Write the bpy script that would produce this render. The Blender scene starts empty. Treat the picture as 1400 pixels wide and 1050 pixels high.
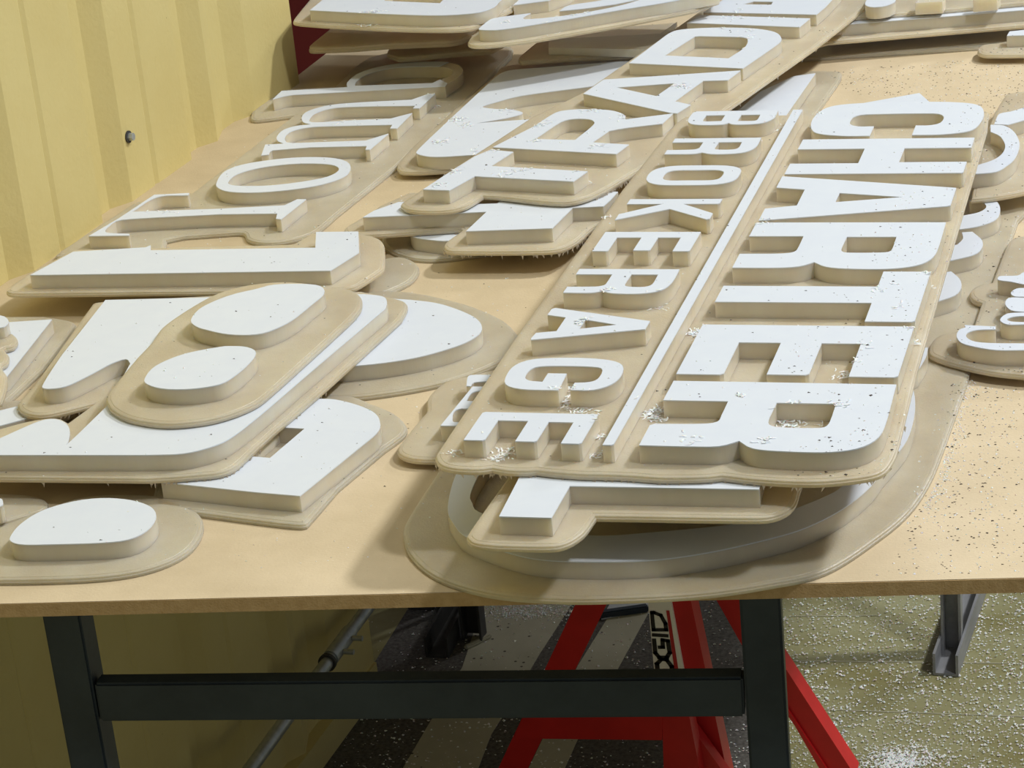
import bpy, bmesh, math, random
from mathutils import Vector, Matrix
from mathutils.geometry import tessellate_polygon
random.seed(7)
S = bpy.context.scene
COL = S.collection
T = 0.966            # table top above the floor
HC = T + 0.85        # camera height
# ------------------------------------------------------------------ camera
F = 3290.0
RX = Vector((0.96254871, -0.01522613, 0.27068088))
RY = Vector((0.25517298, 0.38814286, -0.88556867))
RZ = Vector((-0.09157907, 0.92147343, 0.37749171))
cam_d = bpy.data.cameras.new('camera'); cam = bpy.data.objects.new('camera', cam_d)
COL.objects.link(cam); S.camera = cam
cam_d.sensor_fit = 'HORIZONTAL'; cam_d.sensor_width = 36.0; cam_d.lens = F / 1400 * 36.0
cam_d.clip_start = 0.05; cam_d.clip_end = 60
M = Matrix((RX, RY, RZ)).to_4x4()      # camera axes -> world
M.translation = Vector((0, 0, HC)); cam.matrix_world = M
# ------------------------------------------------------------------ world, light, exposure
W = bpy.data.worlds.new('hall'); S.world = W; W.use_nodes = True
W.node_tree.nodes['Background'].inputs[0].default_value = (0.9, 0.96, 1.0, 1)
W.node_tree.nodes['Background'].inputs[1].default_value = 0.13
def area(name, loc, aim, size, energy, col):
    l = bpy.data.lights.new(name, 'AREA'); l.shape = 'RECTANGLE'; l.size, l.size_y = size
    l.energy = energy; l.color = col
    o = bpy.data.objects.new(name, l); COL.objects.link(o)
    o.location = loc; o.rotation_euler = (Vector(aim) - Vector(loc)).to_track_quat('-Z', 'Y').to_euler()
    return o
area('ceiling_lamp', (2.05, 1.15, T + 3.6), (-.6, 2.0, T), (.34, .34), 62, (1.0, .99, .97))
area('ceiling_lamp', (2.35, 3.75, T + 3.6), (-.6, 2.2, T), (.34, .34), 125, (1.0, .985, .96))
area('ceiling_lamp', (2.6, 8.0, T + 3.7), (-.6, 2.2, T), (.6, .6), 70, (1.0, .985, .96))
area('ceiling_bounce_fill', (-.3, 2.6, T + 4.2), (-.5, 2.3, T), (3.4, 2.6), 26, (.96, .98, 1.0))  # added soft fill imitating ceiling bounce over the table, not a fixture
S.view_settings.view_transform = 'Standard'; S.view_settings.look = 'None'
S.view_settings.gamma = 1.0; S.view_settings.use_curve_mapping = False
S.view_settings.exposure = 0.14

# ------------------------------------------------------------------ materials
def lin(r, g, b):
    return tuple((c / 255 / 12.92 if c / 255 <= .04045 else ((c / 255 + .055) / 1.055) ** 2.4) for c in (r, g, b)) + (1,)
def mat(name, col, col2=None, scale=20.0, detail=4, rough=.5, bump=0.0, bscale=200.0, metallic=0, trans=0.0, ior=1.49,
        stretch=(1, 1, 1), lo=.35, hi=.65, coat=0.0, spec=.5):
    m = bpy.data.materials.new(name); m.use_nodes = True
    nt = m.node_tree; N = nt.nodes; L = nt.links; b = N['Principled BSDF']
    b.inputs['Roughness'].default_value = rough; b.inputs['Metallic'].default_value = metallic
    b.inputs['Transmission Weight'].default_value = trans; b.inputs['IOR'].default_value = ior
    b.inputs['Coat Weight'].default_value = coat; b.inputs['Specular IOR Level'].default_value = spec
    b.inputs['Base Color'].default_value = col
    tc = N.new('ShaderNodeTexCoord'); mp = N.new('ShaderNodeMapping'); mp.inputs['Scale'].default_value = stretch
    L.new(tc.outputs['Object'], mp.inputs['Vector'])
    if col2:
        n = N.new('ShaderNodeTexNoise'); n.inputs['Scale'].default_value = scale; n.inputs['Detail'].default_value = detail
        n.inputs['Roughness'].default_value = .62
        L.new(mp.outputs[0], n.inputs['Vector'])
        r = N.new('ShaderNodeMapRange'); r.inputs[1].default_value = lo; r.inputs[2].default_value = hi
        L.new(n.outputs['Fac'], r.inputs[0])
        x = N.new('ShaderNodeMix'); x.data_type = 'RGBA'; x.inputs[6].default_value = col; x.inputs[7].default_value = col2
        L.new(r.outputs[0], x.inputs[0]); L.new(x.outputs[2], b.inputs['Base Color'])
        m['mix'] = x.name
    if bump:
        n2 = N.new('ShaderNodeTexNoise'); n2.inputs['Scale'].default_value = bscale; n2.inputs['Detail'].default_value = 3
        L.new(mp.outputs[0], n2.inputs['Vector'])
        bp = N.new('ShaderNodeBump'); bp.inputs['Strength'].default_value = bump; bp.inputs['Distance'].default_value = .002
        L.new(n2.outputs['Fac'], bp.inputs['Height']); L.new(bp.outputs[0], b.inputs['Normal'])
    return m
def specks(m, col, scale=260.0, thr=.1, keep=.75):
    """small round grains of another colour scattered over the surface (dust, chips)"""
    nt = m.node_tree; N = nt.nodes; L = nt.links; b = N['Principled BSDF']
    tc = N.new('ShaderNodeTexCoord')
    v = N.new('ShaderNodeTexVoronoi'); v.inputs['Scale'].default_value = scale
    L.new(tc.outputs['Object'], v.inputs['Vector'])
    lt = N.new('ShaderNodeMath'); lt.operation = 'LESS_THAN'; lt.inputs[1].default_value = thr
    L.new(v.outputs['Distance'], lt.inputs[0])
    sp = N.new('ShaderNodeSeparateColor'); L.new(v.outputs['Color'], sp.inputs[0])
    gt = N.new('ShaderNodeMath'); gt.operation = 'GREATER_THAN'; gt.inputs[1].default_value = keep
    L.new(sp.outputs[0], gt.inputs[0])
    mu = N.new('ShaderNodeMath'); mu.operation = 'MULTIPLY'; L.new(lt.outputs[0], mu.inputs[0]); L.new(gt.outputs[0], mu.inputs[1])
    x = N.new('ShaderNodeMix'); x.data_type = 'RGBA'; x.inputs[7].default_value = col
    src = b.inputs['Base Color']
    if src.is_linked: L.new(src.links[0].from_socket, x.inputs[6])
    else: x.inputs[6].default_value = src.default_value
    L.new(mu.outputs[0], x.inputs[0]); L.new(x.outputs[2], b.inputs['Base Color'])
    return m
MDF = mat('mdf_face', (.56, .46, .30, 1), (.67, .56, .38, 1), scale=9, detail=9, rough=.75, bump=.16, bscale=420, spec=.25, lo=.32, hi=.68)
MDFE = mat('mdf_edge', (.50, .34, .17, 1), (.58, .41, .22, 1), scale=120, detail=4, rough=.85, bump=.25, bscale=600, spec=.2)
specks(MDF, (.30, .21, .13, 1), 480, .10, .90)
specks(MDF, (.88, .84, .76, 1), 390, .10, .94)
ACR = mat('routed_acrylic', (.68, .57, .41, 1), (.88, .765, .575, 1), scale=14, detail=8, rough=.33, bump=.22, bscale=600, trans=.30, lo=.28, hi=.72)
specks(ACR, (.92, .88, .80, 1), 330, .12, .9)
ACL = mat('sawn_acrylic_side', (.90, .79, .60, 1), (.95, .86, .69, 1), scale=30, detail=4, rough=.25, bump=.1, bscale=260,
          stretch=(1, 1, .15), trans=.22, lo=.3, hi=.7)
CLR = mat('clear_acrylic', (.80, .72, .58, 1), rough=.22, trans=.6)
WHT = mat('white_film', (.70, .765, .86, 1), (.72, .785, .87, 1), scale=40, rough=.42, spec=.4, bump=.03, bscale=90)
CHIP = mat('white_shavings', (.93, .94, .95, 1), rough=.5)
CHIP.node_tree.nodes['Principled BSDF'].inputs['Subsurface Weight'].default_value = .3
CHIP.node_tree.nodes['Principled BSDF'].inputs['Subsurface Scale'].default_value = .002
DRK = mat('dark_grit', (.07, .055, .045, 1), rough=.8)
WALL = mat('yellow_paint', lin(203, 187, 124), lin(211, 198, 138), scale=5, detail=7, rough=.55, bump=.25, bscale=160, lo=.25, hi=.75)
specks(WALL, lin(120, 100, 60), 55, .035, .93)
RED = mat('red_paint', (.48, .008, .012, 1), (.58, .012, .016, 1), scale=12, rough=.42)
REDW = mat('dark_red_paint', (.16, .012, .012, 1), (.2, .02, .015, 1), scale=8, rough=.6)
BLK = mat('black_steel', (.016, .027, .042, 1), (.034, .050, .070, 1), scale=10, detail=6, rough=.55, bump=.08)
GRY = mat('grey_steel', (.23, .24, .26, 1), (.33, .34, .36, 1), scale=30, detail=5, rough=.5, metallic=.3, stretch=(1, .2, 1))
DGR = mat('dark_steel', (.03, .03, .03, 1), (.05, .05, .05, 1), scale=30, rough=.6)
GALV = mat('galvanised_steel', (.38, .42, .45, 1), (.5, .54, .58, 1), scale=60, rough=.35, metallic=.6)
FLR = mat('olive_floor_paint', (.21, .19, .07, 1), (.36, .36, .21, 1), scale=5, detail=8, rough=.4, bump=.1, bscale=60, stretch=(.6, 1.6, 1), lo=.3, hi=.7)
specks(FLR, (.8, .82, .8, 1), 150, .16, .72)
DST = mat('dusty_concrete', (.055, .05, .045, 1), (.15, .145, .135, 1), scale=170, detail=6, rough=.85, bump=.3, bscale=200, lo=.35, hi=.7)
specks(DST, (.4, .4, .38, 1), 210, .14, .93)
STR = mat('pale_floor_stripe', (.40, .39, .30, 1), (.46, .45, .36, 1), scale=12, rough=.7)
specks(STR, (.08, .07, .06, 1), 70, .16, .7)
SEAM = mat('pale_seam', (.42, .41, .3, 1), rough=.8)
WOOD = mat('brown_wood', (.16, .09, .045, 1), (.22, .13, .07, 1), scale=20, rough=.8, stretch=(1, .2, 1))
LBL = mat('label_white', (.9, .9, .9, 1), rough=.5)
INK = mat('label_black', (.01, .01, .012, 1), rough=.5)
INKR = mat('label_red', (.45, .02, .025, 1), rough=.5)
PALE = mat('pale_blue', (.5, .54, .6, 1), (.62, .66, .7, 1), scale=60, rough=.6)

for m_ in (ACR, ACL):
    b_ = m_.node_tree.nodes['Principled BSDF']
    b_.inputs['Subsurface Weight'].default_value = .6
    b_.inputs['Subsurface Radius'].default_value = (1.0, .8, .5)
    b_.inputs['Subsurface Scale'].default_value = .022
# ------------------------------------------------------------------ geometry helpers
def ray(px, py):
    c = Vector((px - 700.0, -(py - 525.0), -F))
    return Vector((RX.dot(c), RY.dot(c), RZ.dot(c)))
class Plane:   # z = z0 + gx (x-xr) + gy (y-yr), heights above the table top
    def __init__(s, z0, gx=0, gy=0, xr=-.7, yr=2.0): s.z0, s.gx, s.gy, s.xr, s.yr = z0, gx, gy, xr, yr
    def z(s, x, y, dz=0): return T + s.z0 + dz + s.gx * (x - s.xr) + s.gy * (y - s.yr)
    def hit(s, px, py, dz=0):
        d = ray(px, py)
        k = d.z - s.gx * d.x - s.gy * d.y
        t = (T + s.z0 + dz - s.gx * s.xr - s.gy * s.yr - HC) / k
        return Vector((d.x * t, d.y * t))
def smooth(pts):
    """pts: (Vector2, is_smooth). Hermite through the smooth ones, straight between corners"""
    n = len(pts); out = []
    def tan(i):
        return (pts[(i + 1) % n][0] - pts[(i - 1) % n][0]) * .5
    for i in range(n):
        p0, s0 = pts[i]; p1, s1 = pts[(i + 1) % n]
        out.append(p0.copy())
        if not s0 and not s1: continue
        ch = p1 - p0; L = ch.length
        t0 = tan(i) if s0 else ch; t1 = tan((i + 1) % n) if s1 else ch
        if t0.length > 1.3 * L: t0 = t0.normalized() * 1.3 * L
        if t1.length > 1.3 * L: t1 = t1.normalized() * 1.3 * L
        k = max(3, min(9, int(L / .006)))
        for j in range(1, k):
            u = j / k
            out.append(p0 * (2*u**3 - 3*u**2 + 1) + t0 * (u**3 - 2*u**2 + u) + p1 * (-2*u**3 + 3*u**2) + t1 * (u**3 - u**2))
    return out
def trace(spec, plane, dz):
    """spec = 'cropname| x,y x,y~ ...' ; 'w' points are world millimetres"""
    crop, _, body = spec.partition('|')
    if not body: crop, body = 'P', spec
    ox, oy, s = CROPS[crop.strip()]
    pts = []
    for tok in body.split():
        sm = tok.endswith('~'); tok = tok.rstrip('~')
        if tok[0] == 'w':
            a, b = tok[1:].split(','); v = Vector((float(a) / 1000, float(b) / 1000))
        elif tok[0] == 'p':
            a, b = tok[1:].split(','); v = plane.hit(float(a), float(b), dz)
        else:
            a, b = tok.split(','); v = plane.hit(ox + float(a) / s, oy + float(b) / s, dz)
        pts.append((v, sm))
    return clean(smooth(pts))
def clean(L):
    o = []
    for p in L:
        if not o or (p - o[-1]).length > 4e-4: o.append(p)
    if (o[0] - o[-1]).length < 4e-4: o.pop()
    return o
CROPS = {'P': (0, 0, 1), 'K': (400, 70, 5.385), 'L': (60, 190, 2.917), 'T2': (350, 0, 4), 'G': (0, 262, 3.99), 'Q': (350, 262, 3.99),
         'M': (0, 410, 5), 'N': (0, 525, 3.99), 'N2': (350, 525, 3.99), 'V': (700, 0, 4), 'Z': (860, 0, 4.118), 'A1': (540, 120, 4.118),
         'PP': (540, 70, 4.375), 'R1': (560, 620, 4.118), 'R3': (700, 525, 3.99), 'R4': (1050, 525, 3.99), 'X8': (1050, 262, 3.99),
         'C5': (590, 460, 5), 'C6': (860, 420, 3.5), 'U': (1300, 110, 5.53), 'C1': (1240, 240, 3.5), 'BB': (400, 0, 4.667),
         'CC': (640, 0, 4.375), 'DD': (1100, 0, 4.667), 'TR': (1060, 110, 4.118)}
def sarea(L): return sum(L[i-1].x * L[i].y - L[i].x * L[i-1].y for i in range(len(L))) / 2
def inset(L, d, hole=False):
    """move a loop into the material by d (outer shrinks, hole grows)"""
    ccw = sarea(L) > 0; sg = 1 if ccw else -1
    if hole: sg = -sg
    n = len(L); out = []
    for i in range(n):
        a = L[i] - L[i-1]; b = L[(i+1) % n] - L[i]
        na = Vector((-a.y, a.x)).normalized(); nb = Vector((-b.y, b.x)).normalized()
        m = na + nb
        if m.length < .3: m = na
        m.normalize(); c = max(.5, m.dot(na))
        out.append(L[i] + m * (d * sg / c))
    return out
def slab(name, loops, plane, steps, material, parent=None, bottom=True):
    """prism over outer loop + holes; steps = [(dz, inset)] from the bottom up"""
    vs, fs = [], []
    rings = []
    for (dz, ins) in steps:
        rr = []
        for k, L in enumerate(loops):
            LL = inset(L, ins, k > 0) if ins else L
            rr.append((len(vs), LL)); vs += [(p.x, p.y, plane.z(p.x, p.y, dz)) for p in LL]
        rings.append(rr)
    for a, b in zip(rings[:-1], rings[1:]):
        for k in range(len(loops)):
            ia, LL = a[k]; ib, _ = b[k]; n = len(LL)
            fl = (sarea(LL) > 0) != (k > 0)
            for i in range(n):
                j = (i + 1) % n
                q = (ia + i, ia + j, ib + j, ib + i)
                fs.append(q if fl else q[::-1])
    def cap(rr, up):
        tess = tessellate_polygon([[Vector((p.x, p.y, 0)) for p in LL] for _, LL in rr])
        idx = []
        for base, LL in rr: idx += [base + i for i in range(len(LL))]
        for t in tess:
            a, b, c = (idx[t[0]], idx[t[1]], idx[t[2]])
            A, B, Cc = vs[a], vs[b], vs[c]
            cr = (B[0]-A[0])*(Cc[1]-A[1]) - (B[1]-A[1])*(Cc[0]-A[0])
            if abs(cr) < 1e-12: continue
            fs.append((a, b, c) if (cr > 0) == up else (a, c, b))
    cap(rings[-1], True)
    if bottom: cap(rings[0], False)
    me = bpy.data.meshes.new(name); me.from_pydata(vs, [], fs); me.validate()
    me.shade_smooth(); me.set_sharp_from_angle(angle=math.radians(32))
    me.materials.append(material)
    o = bpy.data.objects.new(name, me); COL.objects.link(o)
    if parent: o.parent = parent
    return o
def empty(name, loc=(0, 0, 0)):
    o = bpy.data.objects.new(name, None); COL.objects.link(o); o.empty_display_size = .05; return o
def tag(o, label=None, cat=None, group=None, kind=None):
    if label: o['label'] = label
    if cat: o['category'] = cat
    if group: o['group'] = group
    if kind: o['kind'] = kind
    return o
def PROF(tb):   # rounded lip, then the shallow tool-path steps that follow the outline
    return [(0, .0003), (.0006, 0), (tb * .45, 0), (tb * .52, .0010), (tb - .0014, .0012), (tb - .0009, .0019), (tb - .0007, .0040), (tb - .0002, .0044), (tb, .0064)]
TB, TL = .006, .0155     # thickness of the routed base flange, height of the raised letters
LETTERS = []             # (plane, loops) of every white face, for the chips
BASES = []
def sign(name, label, plane, base, letters, tb=TB, tl=TL, material=ACR):
    """base: trace of the flange; letters: list of dict(o=outer, h=[holes], f=[face loops] or None, n=letter name)"""
    bl = [trace(b, plane, tb) for b in (base if isinstance(base, list) else [base])]
    cx = sum(p.x for p in bl[0]) / len(bl[0]); cy = sum(p.y for p in bl[0]) / len(bl[0])
    root = empty(name); tag(root, label, 'sign')
    parts = [slab('base_flange', bl, plane, PROF(tb), material, root)]
    BASES.append((plane, bl[0], tb))
    for d in letters:
        o = d['o']; lo = o if isinstance(o, list) else trace(o, plane, tb + tl)
        hs = [h if isinstance(h, list) else trace(h, plane, tb + tl) for h in d.get('h', [])]
        f = d.get('f', 1)
        top = tb + tl - (.0009 if f else 0)
        body = slab('letter', [lo] + hs, plane, [(tb - .0008, 0), (top, 0)], ACL if d.get('m') is None else d['m'], root)
        if d.get('n'): body['label'] = d['n']
        parts.append(body)
        if f:
            fl = [lo] if f == 1 else [trace(f, plane, tb + tl)]
            fo = slab('white_face', fl + hs, plane, [(top, .0001), (tb + tl, .0001)], WHT, body, bottom=False)
            parts.append(fo)
        LETTERS.append((plane, [lo] + hs, tb + tl))
    # put the empty at the sign's base and keep the parts where they are
    root.location = (cx, cy, plane.z(cx, cy))
    for p in parts:
        if p.parent is root:
            for v in p.data.vertices: v.co -= root.location
        else:
            for v in p.data.vertices: v.co -= root.location
    return root
def boxm(vs, fs, M, x0, x1, y0, y1, z0, z1):
    b = len(vs)
    for z in (z0, z1):
        for x, y in ((x0, y0), (x1, y0), (x1, y1), (x0, y1)): vs.append(tuple(M @ Vector((x, y, z))))
    fs += [tuple(b + i for i in f) for f in ((3, 2, 1, 0), (4, 5, 6, 7), (0, 1, 5, 4), (1, 2, 6, 5), (2, 3, 7, 6), (3, 0, 4, 7))]
def mesh(name, vs, fs, material, parent=None, bevel=0):
    me = bpy.data.meshes.new(name); me.from_pydata([tuple(v) for v in vs], [], fs)
    if bevel:
        bm = bmesh.new(); bm.from_mesh(me)
        bmesh.ops.bevel(bm, geom=bm.edges[:], offset=bevel, segments=2, affect='EDGES', clamp_overlap=True)
        bm.to_mesh(me); bm.free()
    me.materials.append(material)
    o = bpy.data.objects.new(name, me); COL.objects.link(o)
    if parent: o.parent = parent
    return o
def frame(a, b, up=Vector((0, 0, 1))):
    z = (b - a).normalized(); x = up.cross(z)
    if x.length < 1e-4: x = Vector((1, 0, 0))
    x.normalize(); y = z.cross(x)
    m = Matrix((x, y, z)).transposed().to_4x4(); m.translation = a
    return m, (b - a).length
def beam(name, a, b, w, d, material, parent=None, up=Vector((0, 0, 1)), bevel=.002):
    a, b = Vector(a), Vector(b); m, L = frame(a, b, up); vs, fs = [], []
    boxm(vs, fs, m, -w/2, w/2, -d/2, d/2, 0, L)
    return mesh(name, vs, fs, material, parent, bevel)
def tube(name, a, b, r, material, parent=None, n=20):
    a, b = Vector(a), Vector(b); m, L = frame(a, b); vs, fs = [], []
    for z in (0, L):
        for i in range(n): t = 2*math.pi*i/n; vs.append(m @ Vector((r*math.cos(t), r*math.sin(t), z)))
    for i in range(n): j = (i+1) % n; fs.append((i, j, n+j, n+i))
    fs.append(tuple(range(n))[::-1]); fs.append(tuple(range(n, 2*n)))
    o = mesh(name, vs, fs, material, parent); o.data.shade_smooth(); o.data.set_sharp_from_angle(angle=.7); return o
def onplane(px, py, pt, nrm):   # ray against any vertical plane
    d = ray(px, py); t = nrm.dot(pt - Vector((0, 0, HC))) / nrm.dot(d)
    return Vector((0, 0, HC)) + d * t
FLOORP = Plane(-T)

# ------------------------------------------------------------------ setting: floor, wall
def quad(name, x0, x1, y0, y1, z, material, th=.02):
    vs, fs = [], []; boxm(vs, fs, Matrix(), x0, x1, y0, y1, z - th, z)
    return tag(mesh(name, vs, fs, material), kind='structure')
quad('floor', -3.5, 4.5, -2.0, 9.5, 0, FLR, .05)
# corrugated steel wall: profile along its run
P0 = Vector((-1.262, 2.0, 0)); D0 = Vector((.052, .824, 0)).normalized(); N0 = Vector((D0.y, -D0.x, 0))
prof = []
k0 = -12
for k in range(k0, 2):
    b = .538 + k * .243
    seg = [(b, 0), (b + .060, 0), (b + .066, -.003), (b + .073, 0), (b + .165, 0), (b + .181, -.016), (b + .213, -.016), (b + .2425, -.0002)]
    prof += seg
prof = [p for p in prof if p[0] < .83] + [(.831, -.016), (.865, -.016), (.90, 0), (1.0, 0), (1.05, 0), (1.075, -.014), (1.082, -.06), (1.0, -.09)]
vs, fs = [], []
for s, d in prof:
    for z in (0.0, 3.2):
        p = P0 + D0 * s + N0 * d; vs.append((p.x, p.y, z))
for i in range(len(prof) - 1): fs.append((2*i, 2*i+2, 2*i+3, 2*i+1))
wl = tag(mesh('wall_left', vs, fs, WALL), kind='structure')
# steel rail at the foot of the wall
vs, fs = [], []
m = Matrix((D0, N0, Vector((0, 0, 1)))).transposed().to_4x4(); m.translation = P0
boxm(vs, fs, m, -2.6, 1.05, -.05, .004, 0, .05)
tag(mesh('baseboard_left', vs, fs, WALL), kind='structure')
vs, fs = [], []; boxm(vs, fs, Matrix(), -3.4, -1.10, 3.95, 4.0, 0, 3.2)
tag(mesh('wall_back', vs, fs, REDW), kind='structure')
# bolt head in the wall
bz = onplane(175, 187, P0, N0)
root = empty('wall_bolt'); tag(root, 'small dark hex bolt sticking out of the yellow corrugated wall', 'bolt')
root.location = bz
wv, wf = [], []
def disc(vs, fs, M, r, z0, z1, n):
    b = len(vs)
    for z in (z0, z1):
        for i in range(n): t = 2*math.pi*i/n; vs.append(M @ Vector((r*math.cos(t), r*math.sin(t), z)))
    for i in range(n): j = (i+1) % n; fs.append((b+i, b+j, b+n+j, b+n+i))
    fs.append(tuple(b+n+i for i in range(n))); fs.append(tuple(b+i for i in range(n))[::-1])
mb = N0.to_track_quat('Z', 'Y').to_matrix().to_4x4()
disc(wv, wf, mb, .0075, -.001, .0018, 18); mesh('washer', wv, wf, DGR, root)
wv, wf = [], []; disc(wv, wf, mb, .0048, .0018, .0075, 6); mesh('bolt_head', wv, wf, GALV, root)
po = beam('steel_post', (-1.205, 3.33, 0), (-1.205, 3.33, 3.0), .045, .045, DGR)
tag(po, 'dark upright steel post just behind the end of the yellow wall', 'post')
# floor stripes and seams
def floorpatch(name, spec, material, h=.0015, kind='structure'):
    L = trace(spec, FLOORP, h)
    o = slab(name, [L], FLOORP, [(0, 0), (h, 0)], material); tag(o, kind=kind); return o
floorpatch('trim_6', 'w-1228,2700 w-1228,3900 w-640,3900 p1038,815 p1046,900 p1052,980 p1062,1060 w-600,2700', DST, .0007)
floorpatch('trim_1', '660,826 783,824 737,895 690,975 672,1003 650,1060 545,1060 592,980 632,912', STR)
floorpatch('trim_2', '845,822 888,835 846,912 790,1010 768,1060 718,1060 790,910', STR)
for i, (x0, y0, x1, y1) in enumerate([(1075, 904, 1420, 908), (1110, 970, 1420, 981), (1080, 843, 1200, 842)]):
    a = FLOORP.hit(x0, y0); b = FLOORP.hit(x1, y1)
    vs, fs = [], []; mm, L = frame(Vector((a.x, a.y, .0006)), Vector((b.x, b.y, .0006)))
    boxm(vs, fs, mm, -.0009, .0009, -.0006, .0006, 0, L)
    tag(mesh('trim_%d' % (3 + i), vs, fs, SEAM), kind='structure')

# ------------------------------------------------------------------ work table
FA = Vector((-.912, 1.530, 0)); FE = Vector((.795, .109, 0)).normalized(); FM = Vector((-FE.y, FE.x, 0))   # along / away from the front edge
bench = empty('work_table'); tag(bench, 'large MDF topped work table on black steel legs carrying all the routed signs', 'table')
def tp(s, t, z): p = FA + FE * s + FM * t; return Vector((p.x, p.y, z))
lt = [tp(-.62, 0, 0).xy, tp(.84, 0, 0).xy, Vector((.02, 4.12)), Vector((-1.19, 4.12)), Vector((-1.215, 3.0)), Vector((-1.262, 2.25)), Vector((-1.31, 1.5))]
TPL = Plane(-.0125)
slab('table_top', [lt], TPL, [(.0003, .0003), (.0122, 0), (.0125, .0005)], MDF, bench)
# its front face is the rougher sawn board edge
vs, fs = [], []
mm = Matrix((FE, FM, Vector((0, 0, 1)))).transposed().to_4x4(); mm.translation = FA
boxm(vs, fs, mm, -.35, .8395, -.0006, .0004, T - .0122, T - .0004)
mesh('board_edge', vs, fs, MDFE, bench)
for s in (.037, .603):
    beam('leg', tp(s, .046, 0), tp(s, .046, T - .0128), .032, .032, BLK, bench, up=FM)
beam('crossbar', tp(.054, .040, T - .1105), tp(.586, .040, T - .1165), .018, .036, BLK, bench, up=FM.cross(FE))
for s in (.037, .603):
    beam('top_rail', tp(s, .064, T - .0290), tp(s, 1.9, T - .0290), .03, .032, BLK, bench)
beam('top_rail', tp(.0535, .10, T - .029), tp(.5865, .10, T - .029), .03, .03, BLK, bench)
# ------------------------------------------------------------------ rear trestle (grey / black channel feet)
def channel(name, a, b, w, h, t, material, parent, up=Vector((0, 0, 1))):
    a, b = Vector(a), Vector(b); m, L = frame(a, b, up); vs, fs = [], []
    boxm(vs, fs, m, -w/2, w/2, 0, t, 0, L); boxm(vs, fs, m, -w/2, -w/2 + t, t, h, 0, L); boxm(vs, fs, m, w/2 - t, w/2, t, h, 0, L)
    return mesh(name, vs, fs, material, parent)
tr = empty('steel_trestle'); tag(tr, 'rear steel trestle with upright posts and open channel feet behind the red stand', 'trestle')
ftR = FLOORP.hit(1293, 925); ftR2 = FLOORP.hit(1342, 800)
channel('foot', (ftR.x, ftR.y, .001), (ftR2.x, ftR2.y + .1, .001), .038, .036, .004, GRY, tr)
ftL = FLOORP.hit(598, 900); ftL2 = FLOORP.hit(640, 820)
channel('foot', (ftL.x, ftL.y, .001), (ftL2.x, ftL2.y + .1, .001), .038, .036, .004, DGR, tr)
pr = FLOORP.hit(1300, 888); channel('post', (pr.x + .004, pr.y, .005), (pr.x + .004, pr.y, T - .045), .030, .028, .004, GRY, tr, up=Vector((0, -1, 0)))
pl = FLOORP.hit(652, 868); channel('post', (pl.x, pl.y, .005), (pl.x, pl.y, T - .045), .034, .028, .004, DGR, tr, up=Vector((0, -1, 0)))
beam('top_rail', (pl.x - .02, pl.y + .02, T - .03), (pr.x + .03, pr.y + .02, T - .03), .034, .03, DGR, tr)

# ------------------------------------------------------------------ red stand
st = empty('red_stand'); tag(st, 'red folding steel stand with a white lettered label under the table', 'stand')
YS = Vector((0, 2.62, 0)); NS = Vector((0, 1, 0))
def sp(px, py, dy=0): return onplane(px, py, YS + Vector((0, dy, 0)), NS)
def plank(name, pts, th, material, dy=0, parent=None):
    """flat steel member: four image corners on a vertical plane, given a depth"""
    q = [sp(x, y, dy) for x, y in pts]; vs = [tuple(p) for p in q] + [(p.x, p.y + th, p.z) for p in q]; n = len(q)
    fs = [tuple(range(n)), tuple(range(n, 2*n))[::-1]] + [(i, i+n, (i+1) % n + n, (i+1) % n) for i in range(n)]
    o = mesh(name, vs, fs, material, parent or st)
    bm = bmesh.new(); bm.from_mesh(o.data); bmesh.ops.recalc_face_normals(bm, faces=bm.faces); bm.to_mesh(o.data); bm.free()
    return o
plank('leg', [(799, 800), (842, 800), (721, 1052), (712, 1070), (672, 1070)], .035, RED)
plank('leg', [(910, 800), (940, 800), (997, 1070), (948, 1070)], .035, RED, .05)
plank('leg', [(908, 985), (938, 985), (1003, 1075), (960, 1075)], .022, RED, .02)
plank('crossbar', [(716, 978), (905, 978), (905, 1012), (738, 1010), (702, 1009)], .03, RED, -.006)
plank('leg', [(905, 978), (942, 978), (960, 1070), (908, 1070)], .03, RED, -.004)
plank('leg', [(968, 800), (1000, 800), (1170, 1062), (1136, 1062), (1087, 993), (1034, 917)], .035, RED, .12)
plank('leg_side', [(1087, 993), (1034, 917), (1041, 915), (1146, 1075), (1134, 1075)], .004, RED, .114)
tubeo = plank('label_panel', [(884, 800), (913, 800), (936, 925), (895, 925)], .012, LBL, .044)
# lettering on the label: letters run from the bottom to the top of the panel
def lab(u, v, dy=.0435):     # u across (0..1 left to right), v down (0..1)
    a = sp(884 + 11 * v, 800 + 125 * v, dy); b = sp(913 + 23 * v, 800 + 125 * v, dy)
    return a.lerp(b, u)
def stroke(pts, w, closed=False):
    """rounded polyline as flat ribbon in the label plane"""
    vs, fs = [], []
    P = [Vector((u * .028, v * .125)) for u, v in pts]; n = len(P)
    rng = range(n if closed else n - 1)
    for i in rng:
        a, b = P[i], P[(i + 1) % n]; d = (b - a).normalized(); nn = Vector((-d.y, d.x)) * w / 2; e = d * w * .42
        q = [a - e + nn, b + e + nn, b + e - nn, a - e - nn]
        k = len(vs); vs += [tuple(lab(p.x / .028, p.y / .125)) for p in q]; fs.append((k, k+1, k+2, k+3))
    return vs, fs
def glyph(lst, material, name='letter_print'):
    vs, fs = [], []
    for pts, w, cl in lst:
        a, b = stroke(pts, w, cl); k = len(vs); vs += a; fs += [tuple(k + i for i in f) for f in b]
    return mesh(name, vs, fs, material, tubeo)
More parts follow.
